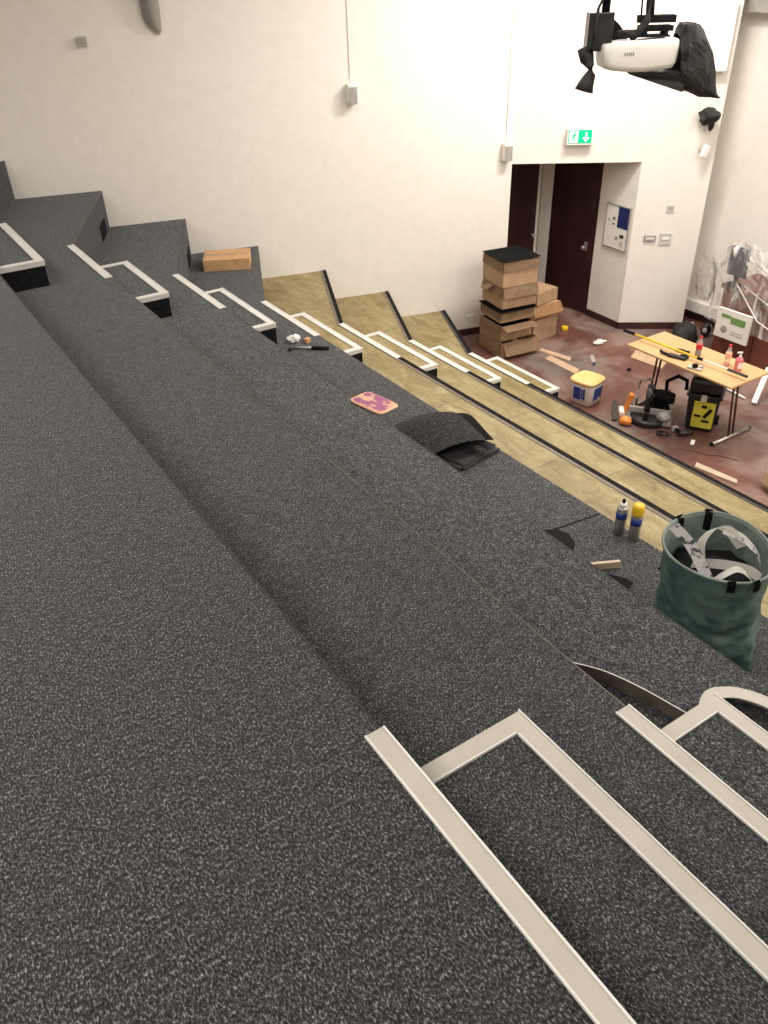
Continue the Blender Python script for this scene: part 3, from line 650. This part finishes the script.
# toolbox with yellow front
tx = thing('rolling_toolbox', 'tall black toolbox with a lime yellow front panel under the table', 'toolbox', (6.285, 4.60, ZF), math.radians(-60)); tx.scale = (1.08, 1.0, 1.03)
MB().box((0, 0, .20), (.30, .30, .38), bev=.02, taper=.86).build('bin', M_blackg, tx)
MB().box((0, 0, .405), (.335, .33, .035), bev=.012).build('lid_rim', M_blackg, tx)
q = MB(); q.box((0, 0, .50), (.31, .30, .17), bev=.045); q.build('lid', M_blackg, tx)
q = MB(); q.tube([(-.09, .1, .58), (-.08, .1, .625), (.08, .1, .625), (.09, .1, .58)], .012, 10); q.build('carry_handle', M_black, tx)
M3 = Matrix.Rotation(math.radians(3), 3, 'X')
q = MB(); q.box((.02, -.148, .20), (.20, .014, .30), bev=.006, mtx=M3); q.build('front_panel', M_yel2, tx)
q = MB(); q.box((.02, -.160, .30), (.05, .014, .03), bev=.004); q.box((.06, -.158, .23), (.035, .012, .12), bev=.004, mtx=Matrix.Rotation(.5, 3, 'Y')); q.box((-.03, -.158, .19), (.06, .01, .02)); q.box((.05, -.158, .14), (.07, .01, .025), bev=.003); q.build('tool_emblem', M_black, tx)
MB().box((0, -.172, .395), (.055, .02, .075), bev=.006).build('latch', M_lgrey, tx)
MB().lathe([(.05, 0), (.05, .03)], (.13, .12, .05), axis=Matrix.Rotation(PI / 2, 3, 'Y')).build('wheel', M_black, tx)

# chop saw on the floor
ss = thing('mitre_saw', 'black and orange mitre saw standing on the floor under the table', 'power tool', (5.93, 5.01, ZF), math.radians(-55)); ss.scale = (1.1, 1.1, 1.15)
MB().lathe([(.17, 0), (.18, .01), (.18, .05), (.165, .06)], n=32).build('turntable', M_blackg, ss)
MB().box((0, .04, .085), (.42, .035, .06), bev=.008).build('fence', M_lgrey, ss)
MB().box((0, -.02, .03), (.46, .16, .045), bev=.01).build('base_wing', M_grey, ss)
MB().lathe([(.02, -.03), (.13, -.03), (.14, -.02), (.14, .02), (.13, .03), (.02, .03)], (-.02, .03, .22), axis=Matrix.Rotation(PI / 2, 3, 'Y'), n=32).build('blade_guard', M_blackg, ss)
MB().tube([(.0, .06, .25), (.08, .06, .25), (.20, .05, .24), (.22, .05, .24)], [.055, .06, .055, .04], 20).build('motor', M_black, ss)
MB().tube([(.02, -.06, .30), (.02, -.14, .33), (.02, -.17, .27), (.02, -.09, .20)], .017, 10).build('handle', M_black, ss)
MB().tube([(-.14, .12, .10), (-.14, .14, .34), (-.02, .12, .38)], .015, 10).build('support_arm', M_steel, ss)
MB().box((-.21, -.02, .16), (.05, .06, .22), bev=.012, mtx=Matrix.Rotation(.25, 3, 'Y')).build('orange_side_cover', M_org, ss)
MB().blob((-.20, -.16, .045), (.06, .05, .04), 4, .3).build('orange_knob', M_org, ss)
MB().tube([(-.27, -.02, .10), (-.24, -.12, .08)], .028, 12).build('dust_port', M_white, ss)
MB().blob((.15, -.08, .10), (.07, .05, .05), 6, .3).build('vice_clamp', M_grey, ss)
pts = [(5.80 + .05 * math.cos(i * .8), 4.72 + .05 * math.sin(i * .8) - .005 * i, ZF + .012 + .002 * i) for i in range(16)]
tag(MB().tube(pts, .007, 8).build('power_lead', M_black), 'black power lead coiled on the floor in front of the saw', 'cable')
o = thing('cordless_drill', 'small black drill lying on the floor before the toolbox', 'power tool', (5.99, 4.55, ZF + .03), math.radians(-20))
MB().tube([(-.08, 0, 0), (.05, 0, 0), (.09, 0, 0)], [.026, .028, .015], 14).build('drill_body', M_blackg, o); MB().tube([(-.03, 0, 0), (-.05, .10, 0)], .017, 10).build('grip', M_black, o); MB().box((-.055, .12, 0), (.07, .04, .055), bev=.006).build('battery', M_grey, o)
hs = thing('vacuum_hose', 'black bent hose and strap leaning between saw and toolbox', 'hose', (6.22, 5.02, ZF))
MB().tube([(.0, -.05, .015), (.05, .06, .16), (.08, .10, .33), (.15, .02, .40), (.21, -.06, .36), (.20, -.08, .26)], .022, 12).build('hose', M_black, hs)
MB().box((.02, .10, .10), (.16, .14, .19), .3, bev=.02).build('motor_box', M_blackg, hs)

# white folding frame behind the table
wf = thing('white_leg_frame', 'white metal folding leg frame lying on the floor behind the table end', 'frame', (0, 0, 0))
MB().tube([(7.28, 5.20, ZF + .018), (7.20, 4.70, ZF + .018)], .014, 10).build('floor_tube', M_white, wf)
MB().box((7.36, 4.64, ZF + .155), (.50, .06, .035), bev=.006, mtx=Matrix.Rotation(math.radians(22), 3, 'Z') @ Matrix.Rotation(math.radians(-32), 3, 'Y')).build('upright_channel', M_white, wf)

# ------------------------------------------------------------------ lectern desk, screen and dust sheet
dk = thing('lectern_desk', 'red-brown veneered lectern desk under clear polythene', 'desk', (7.98, 5.82, ZF))
MB().box((.33, -.85, .42), (.64, 1.66, .84), bev=.004).build('carcass', M_desk, dk); MB().box((.33, -.85, .86), (.70, 1.72, .035), bev=.005).build('desk_top', M_desk, dk)
for i in range(3): MB().box((-.001, -.30 - .55 * i, .42), (.018, .52, .76), bev=.004).build('door', M_desk, dk)
mo = thing('monitor', 'grey flat screen tilted on the lectern desk under the polythene', 'monitor', (8.02, 5.70, ZF + .885), math.radians(-92))
MB().box((0, 0, .29), (.26, .03, .34), bev=.006, mtx=Matrix.Rotation(math.radians(0), 3, 'X')).build('screen_housing', M_blackg, mo)
MB().box((0, -.018, .29), (.24, .004, .32)).build('screen', M_screen, mo)
MB().box((0, .02, .06), (.05, .03, .12)).build('stand', M_black, mo); MB().box((0, .0, .008), (.22, .16, .014), bev=.004).build('foot', M_black, mo)
# polythene: rings from the top of the screen outwards and down
def ringpts(cx_, cy_, ax, ay, z, n_, amp, sd, sqq=4):
    out = []
    for k in range(n_):
        a = 2 * PI * k / n_; ca, sa = math.cos(a), math.sin(a)
        q_ = 1 / (abs(ca) ** sqq + abs(sa) ** sqq) ** (1 / sqq)
        w_ = 1 + amp * noise.noise(Vector((ca * 5, sa * 5, sd))) + amp * .5 * math.sin(a * 23 + sd * 2)
        out.append((cx_ + ax * q_ * ca * w_, cy_ + ay * q_ * sa * w_, z + amp * .25 * noise.noise(Vector((ca * 4, sa * 4, sd + 9)))))
    return out
rg = [(8.03, 5.68, .03, .03, 1.40, .1), (8.04, 5.66, .14, .20, 1.37, .1), (8.10, 5.56, .20, .30, 1.22, .12), (8.18, 5.34, .28, .62, 1.05, .08), (8.30, 5.00, .37, .91, .925, .03), (8.30, 5.00, .385, .935, .86, .02), (8.30, 5.02, .39, .96, .70, .03), (8.30, 5.02, .395, .98, .52, .03), (8.30, 5.04, .395, .99, .42, .03)]
sh = thing('polythene_sheet', 'clear creased polythene dust sheet draped over the lectern desk and screen', 'dust sheet', (0, 0, 0))
MB().grid([ringpts(a, b, c, d_, ZF + z, 96, am, i * .35, 2.5 if i < 3 else 6) for i, (a, b, c, d_, z, am) in enumerate(rg)], closed=True).build('sheet', M_poly, sh)
# bunched tail of the sheet hanging to the left of the desk
MB().grid([ringpts(8.02 + .03 * i, 6.10 + .02 * i, .02 + .045 * math.sin(PI * min(i, 5) / 6), .03 + .11 * math.sin(PI * (i + .6) / 8), ZF + 1.15 - .1 * i, 40, .35, i * .5 + 4, 2) for i in range(7)], closed=True).build('gathered_tail', M_poly, sh)
tp = MB(); tp.tube([(7.97, 5.62, ZF + .93), (7.88, 5.2, ZF + .62), (7.87, 4.6, ZF + .45), (7.87, 3.95, ZF + .42)], .008, 6); tp.tube([(8.0, 5.55, ZF + .93), (7.88, 5.0, ZF + .80), (7.87, 4.3, ZF + .72)], .006, 6); tp.build('rolled_crease', M_white, sh)
pb_ = thing('product_leaflet', 'white carton panel with green print leaning on the lectern desk', 'box', (7.84, 5.47, ZF + .30), math.radians(-90))
MB().box((0, 0, .19), (.46, .04, .36), bev=.004).build('panel', M_white, pb_)
MB().box((.07, -.022, .26), (.20, .004, .08)).box((-.10, -.022, .29), (.13, .004, .04)).build('green_print', M_lgreen, pb_)
MB().lathe([(.030, 0), (.045, 0), (.045, .004), (.030, .004)], (-.10, -.021, .13), axis=Matrix.Rotation(PI / 2, 3, 'X'), n=24).box((.08, -.022, .12), (.16, .003, .008)).box((.08, -.022, .09), (.16, .003, .008)).build('ring_print', M_grey, pb_)
bg = MB().blob((0, 0, .17), (.19, .15, .17), 4, .3, 1.6).build('black_sack', M_cloth); bg.location = (7.80, 6.10, ZF); tag(bg, 'black bin sack slumped on the floor between table and lectern', 'sack')
cm = thing('camera_ball', 'round dark device on the floor beside the black sack', 'device', (8.36, 6.18, ZF))
MB().blob((0, 0, .09), (.07, .07, .09), 1, .1).build('device_body', M_blackg, cm); MB().lathe([(.035, 0), (.04, .01), (.02, .02)], (-.06, -.03, .10), axis=Matrix.Rotation(-PI / 2, 3, 'Y')).build('lens', M_grey, cm)
for i, (x, y, a, l_) in enumerate(((8.42, 6.45, .7, .4), (8.12, 6.36, .7, .28), (8.60, 6.30, .7, .22))):
    o = MB().box((0, 0, .012), (l_, .07, .022), bev=.002).build('skirting_offcut', [M_lgrey, M_dgrey, M_grey][i]); o.location = (x, y, ZF + .001 + .0); o.rotation_euler[2] = a
    tag(o, ['light grey board off-cut on the floor below the cable trunking', 'dark board off-cut on the floor below the cable trunking', 'short mid-grey board off-cut nearest the front wall'][i], 'off-cut')

# ------------------------------------------------------------------ wall fixtures
RA = math.atan2(-.262, 1); RB = math.atan2(BY - AY, BX - AX)
def onA(x, z): return (x, wallA(x), z)
def onB(t, z): return (AX + (BX - AX) * t, AY + (BY - AY) * t, z)
def tB(x): return (x - AX) / (BX - AX)
o = thing('wall_sensor', 'small grey square box high on the long wall', 'sensor', onA(1.79, 1.005), RA)
MB().box((0, -.025, 0), (.085, .05, .085), bev=.006).build('housing', M_lgrey, o); MB().box((0, -.052, 0), (.06, .006, .06), bev=.002).build('face_plate', M_grey, o)
o = thing('wall_shadow_shell', 'pale grey tapered shape for a shadow at the top of the long wall', 'shadow shape', onA(2.46, 1.10), RA)  # added grey shell, stands in for the shadow of a fixture higher up
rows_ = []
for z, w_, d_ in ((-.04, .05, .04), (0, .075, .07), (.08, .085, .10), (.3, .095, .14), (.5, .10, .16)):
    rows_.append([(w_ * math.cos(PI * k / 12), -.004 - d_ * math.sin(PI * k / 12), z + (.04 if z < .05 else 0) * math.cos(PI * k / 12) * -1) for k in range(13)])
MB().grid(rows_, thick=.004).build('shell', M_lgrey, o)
def speaker(label, loc, rz, h=.20, cable_top=CEIL):
    o = thing('wall_speaker', label, 'speaker', loc, rz)
    MB().box((0, -.055, 0), (.11, .10, h), bev=.014).build('cabinet', M_white, o)
    MB().box((0, -.108, -.01), (.095, .006, h - .035), bev=.004).build('grille', M_grey, o)
    MB().box((0, -.003, .02), (.05, .014, .08)).build('bracket', M_white, o)
    MB().tube([(0, -.03, h / 2), (0, -.008, h / 2 + .06), (0, -.008, cable_top - loc[2])], .0035, 6).build('cable', M_lgrey, o)
speaker('white wall speaker with its cable on the middle of the long wall', onA(4.40, .37), RA)
speaker('white wall speaker at the corner beside the door recess', onA(6.27, -.385), RA)
o = thing('socket', 'white double wall socket low on the long wall behind the cartons', 'socket', onA(5.91, -2.45), RA)
MB().box((0, -.006, 0), (.146, .012, .086), bev=.003).build('plate', M_white, o); MB().box((-.035, -.013, .0), (.02, .004, .03)).box((.035, -.013, .0), (.02, .004, .03)).build('rocker', M_lgrey, o)
t_ = tB(7.0)
o = thing('exit_sign', 'lit green emergency exit sign with running man and down arrow', 'sign', onB(t_, -.235), RB)
MB().box((0, -.04, .0), (.31, .08, .185), bev=.006).build('housing', M_white, o)
MB().box((0, -.0815, .005), (.275, .005, .145)).build('green_panel', M_sgreen, o)
q = MB(); q.box((-.075, -.085, .005), (.10, .004, .13)); q.build('door_pictogram', M_swhite, o)
q = MB()
y_ = -.0885
def bar(q, x0, z0, x1, z1, wd): 
    a = math.atan2(z1 - z0, x1 - x0); q.box(((x0 + x1) / 2, y_, (z0 + z1) / 2), (math.hypot(x1 - x0, z1 - z0) + wd * .5, .003, wd), mtx=Matrix.Rotation(-a, 3, 'Y'))
bar(q, -.070, .035, -.080, .0, .022); bar(q, -.080, .0, -.060, -.02, .013); bar(q, -.060, -.02, -.068, -.05, .012); bar(q, -.082, .0, -.098, -.028, .013); bar(q, -.098, -.028, -.115, -.03, .011)
bar(q, -.068, .03, -.045, .015, .010); bar(q, -.072, .034, -.098, .025, .010); bar(q, -.098, .025, -.104, .006, .009)
q.lathe([(.001, 0), (.012, 0), (.012, .003)], (-.060, y_ + .001, .055), axis=Matrix.Rotation(PI / 2, 3, 'X'), n=16)
q.build('running_man', M_sgreen, o)
q = MB(); y_ = -.085; bar(q, .07, .045, .07, -.03, .018); bar(q, .07, -.042, .040, -.008, .017); bar(q, .07, -.042, .100, -.008, .017); q.build('down_arrow', M_swhite, o)
o = thing('motion_detector', 'small white angled detector near the right end of the exit wall', 'detector', onB(tB(8.20), -.42), RB)
MB().tube([(-.04, 0, .0), (-.01, -.05, .0)], .012, 10).build('bracket', M_lgrey, o)
MB().box((.0, -.085, 0), (.085, .06, .15), bev=.016, mtx=Matrix.Rotation(.5, 3, 'Z') @ Matrix.Rotation(.35, 3, 'Y')).build('housing', M_white, o)
o = thing('covered_spotlight', 'spotlight wrapped in black plastic above the white detector', 'spotlight', onB(tB(8.17), -.03), RB)
MB().blob((0, -.13, .0), (.12, .11, .095), 11, .45, 1.8).build('black_wrapping', M_cloth, o); MB().blob((.05, -.10, -.10), (.03, .03, .06), 2, .5).build('hanging_corner', M_cloth, o); MB().tube([(0, 0, .02), (0, -.08, .02)], .02, 10).build('bracket', M_black, o)
o = thing('wall_projector_shelf', 'white box with a grey lower edge near the top of the exit wall end', 'box', onB(tB(8.20), .78), RB)
MB().box((0, -.05, 0), (.14, .10, .70), bev=.006).build('casing', M_white, o); MB().box((0, -.05, -.353), (.145, .104, .008)).build('lower_edge', M_grey, o)
o = thing('small_switch', 'small grey double switch high up right of the noticeboard', 'switch', onB(tB(7.985), -1.10), RB)
MB().box((0, -.006, 0), (.09, .012, .09), bev=.003).build('plate', M_lgrey, o); MB().box((-.015, -.014, .01), (.02, .006, .03)).box((.015, -.014, .01), (.02, .006, .03)).build('rocker', M_grey, o)
o = thing('key_pad', 'dark grey panel with four white buttons on the exit wall', 'control panel', onB(tB(7.825), -1.46), RB)
MB().box((0, -.012, 0), (.15, .024, .075), bev=.004).build('plate', M_grey, o); q = MB()
for i in range(4): q.box((-.042 + .028 * i, -.026, 0), (.019, .006, .03), bev=.002)
q.build('buttons', M_white, o)
o = thing('light_switch', 'white switch plate beside the dark button panel', 'switch', onB(tB(7.985), -1.475), RB)
MB().box((0, -.006, 0), (.15, .012, .15), bev=.003).build('plate', M_lgrey, o); MB().box((0, -.015, .01), (.09, .008, .035), bev=.002).build('rocker', M_white, o)
# noticeboard on the recess side wall
nb = thing('noticeboard', 'framed whiteboard with blue felt square and small notices on the recess side wall', 'noticeboard', (7.646, 7.305, ZF + 1.31), math.radians(-93.5))
MB().box((0, -.008, 0), (.41, .012, .53)).build('board', M_white, nb); MB().box((.10, -.016, .13), (.19, .004, .26)).build('felt_panel', M_navy, nb)
q = MB()
for a, b, c, d_ in ((0, .268, .43, .014), (0, -.268, .43, .014), (-.208, 0, .014, .54), (.208, 0, .014, .54)): q.box((a, -.013, b), (c, .02, d_), bev=.002)
q.build('frame', M_grey, nb)
for x, z, w_, h_, m_ in ((-.06, .10, .035, .03, M_dgrey), (-.15, .07, .03, .02, M_grey), (-.06, .03, .03, .02, M_dgrey), (.11, -.10, .07, .04, M_dgrey), (.02, -.14, .045, .045, M_grey), (.12, -.19, .06, .07, M_lgrey)):
    MB().box((x, -.016, z), (w_, .003, h_)).build('notice', m_, nb)

# ------------------------------------------------------------------ projector on its ceiling mount
k_ = 5.0 / 4.2; cp = Vector((-.712, 0, 1.6))
def W(p): return cp + (Vector(p) - cp) * k_
ang = math.atan2(-.561, .828)
pc = W((3.045, 3.28, 1.15)) + Vector((.561, .828, 0)) * .14
pj = thing('projector', 'white ceiling projector with grey logo hanging on a black mount', 'projector', tuple(pc), ang)
hw, hd = .235, .155; rows_ = []
for z, s1, s2, dx in ((-.085, .78, .75, .0), (-.080, .92, .90, 0), (-.05, .98, .97, 0), (.03, 1.0, 1.0, 0), (.064, .99, .98, 0), (.072, .96, .93, 0)):
    row = []
    for k in range(64):
        a = 2 * PI * k / 64; ca, sa = math.cos(a), math.sin(a); q_ = 1 / (abs(ca) ** 9 + abs(sa) ** 9) ** (1 / 9)
        x = hw * q_ * ca * s1; y = hd * q_ * sa * s2
        zz = z - (.028 * (x / hw) if z < -.03 else .0) * -0 - (.02 * math.cos(x / hw * 1.6) if z < -.03 else 0)
        if x < -.17 and z > 0: zz -= (-.17 - x) * .45
        row.append((x, y, zz))
    rows_.append(row)
q = MB(); q.grid(rows_, closed=True); q.b.faces.new([q.b.verts.new(p) for p in rows_[-1]]); q.b.faces.new([q.b.verts.new(p) for p in rows_[0]][::-1]); bmesh.ops.remove_doubles(q.b, verts=q.b.verts, dist=1e-5)
q.build('projector_body', M_white, pj)
q = MB()
for i in range(5): q.box((-.105 + i * .013, -hd - .000, .0), (.009, .004, .018), bev=.001)
q.build('logo', M_grey, pj)
q = MB()
for i in range(7): q.box((.222 + .003, -.06 + .0, -.03 + i * .012), (.012, .14, .005))
q.build('side_vent', M_grey, pj)
q = MB(); q.box((.08, 0, .085), (.20, .15, .010)); q.box((.10, .0, .125), (.20, .12, .03), bev=.004); q.box((.10, 0, .175), (.22, .10, .04)); q.box((.03, .0, .10), (.02, .12, .04)); q.box((.16, 0, .10), (.02, .12, .04)); q.build('mount_plate', M_black, pj)
q = MB(); q.tube([(.06, 0, .16), (.05, 0, .26), (.05, 0, CEIL - pc.z)], .026, 14); q.build('ceiling_pole', M_black, pj)
q = MB(); q.tube([(-.06, -.05, .075), (-.01, -.05, .11), (.03, -.05, .17), (.04, -.04, .3), (.03, -.03, .5), (.03, 0, CEIL - pc.z)], .024, 12); q.build('cable_bundle', M_cloth, pj)
MB().tube([(-.04, .0, .08), (.0, -.01, .2), (-.01, 0, .4), (-.01, 0, CEIL - pc.z)], .006, 8).build('thin_cable', M_black, pj)
q = MB(); q.blob((-.07, -.04, .10), (.075, .05, .022), 6, .5); q.build('strap_knot', M_cloth, pj)
# black plastic cover hanging off the right of the projector
cv = thing('dust_cover', 'black plastic bag pushed back over the right side of the projector', 'cover', tuple(pc), ang)
rows_ = []
st = [(.245, .09, -.15, .15), (.27, .145, -.195, .165), (.31, .15, -.22, .16), (.355, .14, -.235, .15), (.405, .11, -.25, .135), (.45, .02, -.262, .11), (.50, -.11, -.27, .08), (.55, -.235, -.28, .045), (.575, -.27, -.283, .02)]
for i, (x_, tp_, bt_, ry_) in enumerate(st):
    row = []
    for k in range(40):
        a = 2 * PI * k / 40; ca, sa = math.cos(a), math.sin(a); q_ = 1 / (abs(ca) ** 3 + abs(sa) ** 3) ** (1 / 3)
        wr = 1 + .07 * noise.noise(Vector((ca * 3, sa * 3, i * .7))) + .03 * math.sin(9 * a + i)
        row.append((x_ + .012 * math.sin(i * 1.7 + a * 2), ry_ * ca * wr * q_, (tp_ + bt_) / 2 + (tp_ - bt_) / 2 * sa * wr * q_))
    rows_.append(row)
q = MB(); q.grid(rows_, closed=True, smooth=False); q.b.faces.new([q.b.verts.new(p) for p in rows_[-1]]); bmesh.ops.remove_doubles(q.b, verts=q.b.verts, dist=1e-5); q.build('bag', M_cloth, cv)
rws = []
for x0, zt, zb in ((-.02, -.122, -.126), (.06, -.124, -.15), (.14, -.124, -.175), (.22, -.122, -.20), (.30, -.11, -.225)):
    rws.append([(x0, -.14, zt), (x0, .14, zt), (x0, .12, (zt + zb) / 2), (x0, .13, zb), (x0, 0, zb - .006), (x0, -.13, zb), (x0, -.12, (zt + zb) / 2)])
q = MB(); q.grid(rws, closed=True, smooth=False)
for r_ in (rws[0], rws[-1]): q.b.faces.new([q.b.verts.new(v_) for v_ in r_])
bmesh.ops.remove_doubles(q.b, verts=q.b.verts, dist=1e-6); q.build('bag_underside', M_cloth, cv)
# black box with tied strap on its own pole
bc = W((2.92, 3.465, 1.245)) + Vector((.561, .828, 0)) * .06
bx = thing('hanging_black_box', 'black box on a pole left of the projector with tied cloth below', 'speaker', tuple(bc), ang)
MB().box((0, 0, 0), (.155, .12, .21), bev=.006).build('cabinet', M_blackg, bx)
MB().tube([(.03, 0, .10), (.035, 0, CEIL - bc.z)], .026, 12).build('ceiling_pole', M_black, bx)
MB().tube([(-.03, -.063, .13), (-.035, -.068, .0), (-.05, -.06, -.10)], .010, 8).tube([(-.03, -.063, .13), (.01, -.04, .2), (.02, 0, .3)], .008, 8).build('strap', M_cloth, bx)
MB().tube([(-.075, 0, -.09), (-.06, -.02, -.15), (-.035, -.03, -.19), (-.03, -.03, -.235), (-.05, -.03, -.29), (-.06, -.03, -.33)], [.05, .045, .024, .035, .05, .062], 9).build('tied_cloth', M_cloth, bx)
MB().grid([[(.06, .05, .09), (.075, .05, -.10)], [(.13, .06, .04), (.14, .06, -.11)], [(.20, .06, -.03), (.20, .06, -.12)]], thick=.01).build('cloth_flap', M_cloth, bx)

# ------------------------------------------------------------------ small pieces belong to the part they sit on
SUB = {'lip': ('strip', 'nosing'), 'label': ('bottle_body',), 'cap': ('bottle_body', 'body'), 'label_band': ('body',), 'screen': ('screen_housing',), 'door_handle': ('door_leaf',),
       'lock_plate': ('door_leaf',), 'door_sign': ('door_leaf',), 'grille': ('cabinet',), 'tool_emblem': ('front_panel',), 'green_print': ('panel',), 'ring_print': ('panel',),
       'logo': ('projector_body',), 'side_vent': ('projector_body',), 'felt_panel': ('board',), 'notice': ('board',), 'rocker': ('plate',), 'running_man': ('green_panel',),
       'door_pictogram': ('green_panel',), 'down_arrow': ('green_panel',), 'face_plate': ('housing',), 'buttons': ('plate',), 'strap': ('bag_wall', 'cabinet'), 'flap': ('carton_body',),
       'tape': ('carton_body',), 'printed_label': ('tub_body',), 'end_cap': ('foot_bar',), 'grip': ('handle',), 'lower_edge': ('casing',), 'pale_edge': ('upright_strip',), 'dark_band': ('bottle_body',)}
for root in [o for o in C.objects if o.parent is None and o.type == 'EMPTY']:
    kids = list(root.children); by = {}
    for k in kids: by.setdefault(k.name.split('.')[0], k)
    for k in kids:
        for c_ in SUB.get(k.name.split('.')[0], ()):
            if c_ in by and by[c_] is not k: k.parent = by[c_]; break
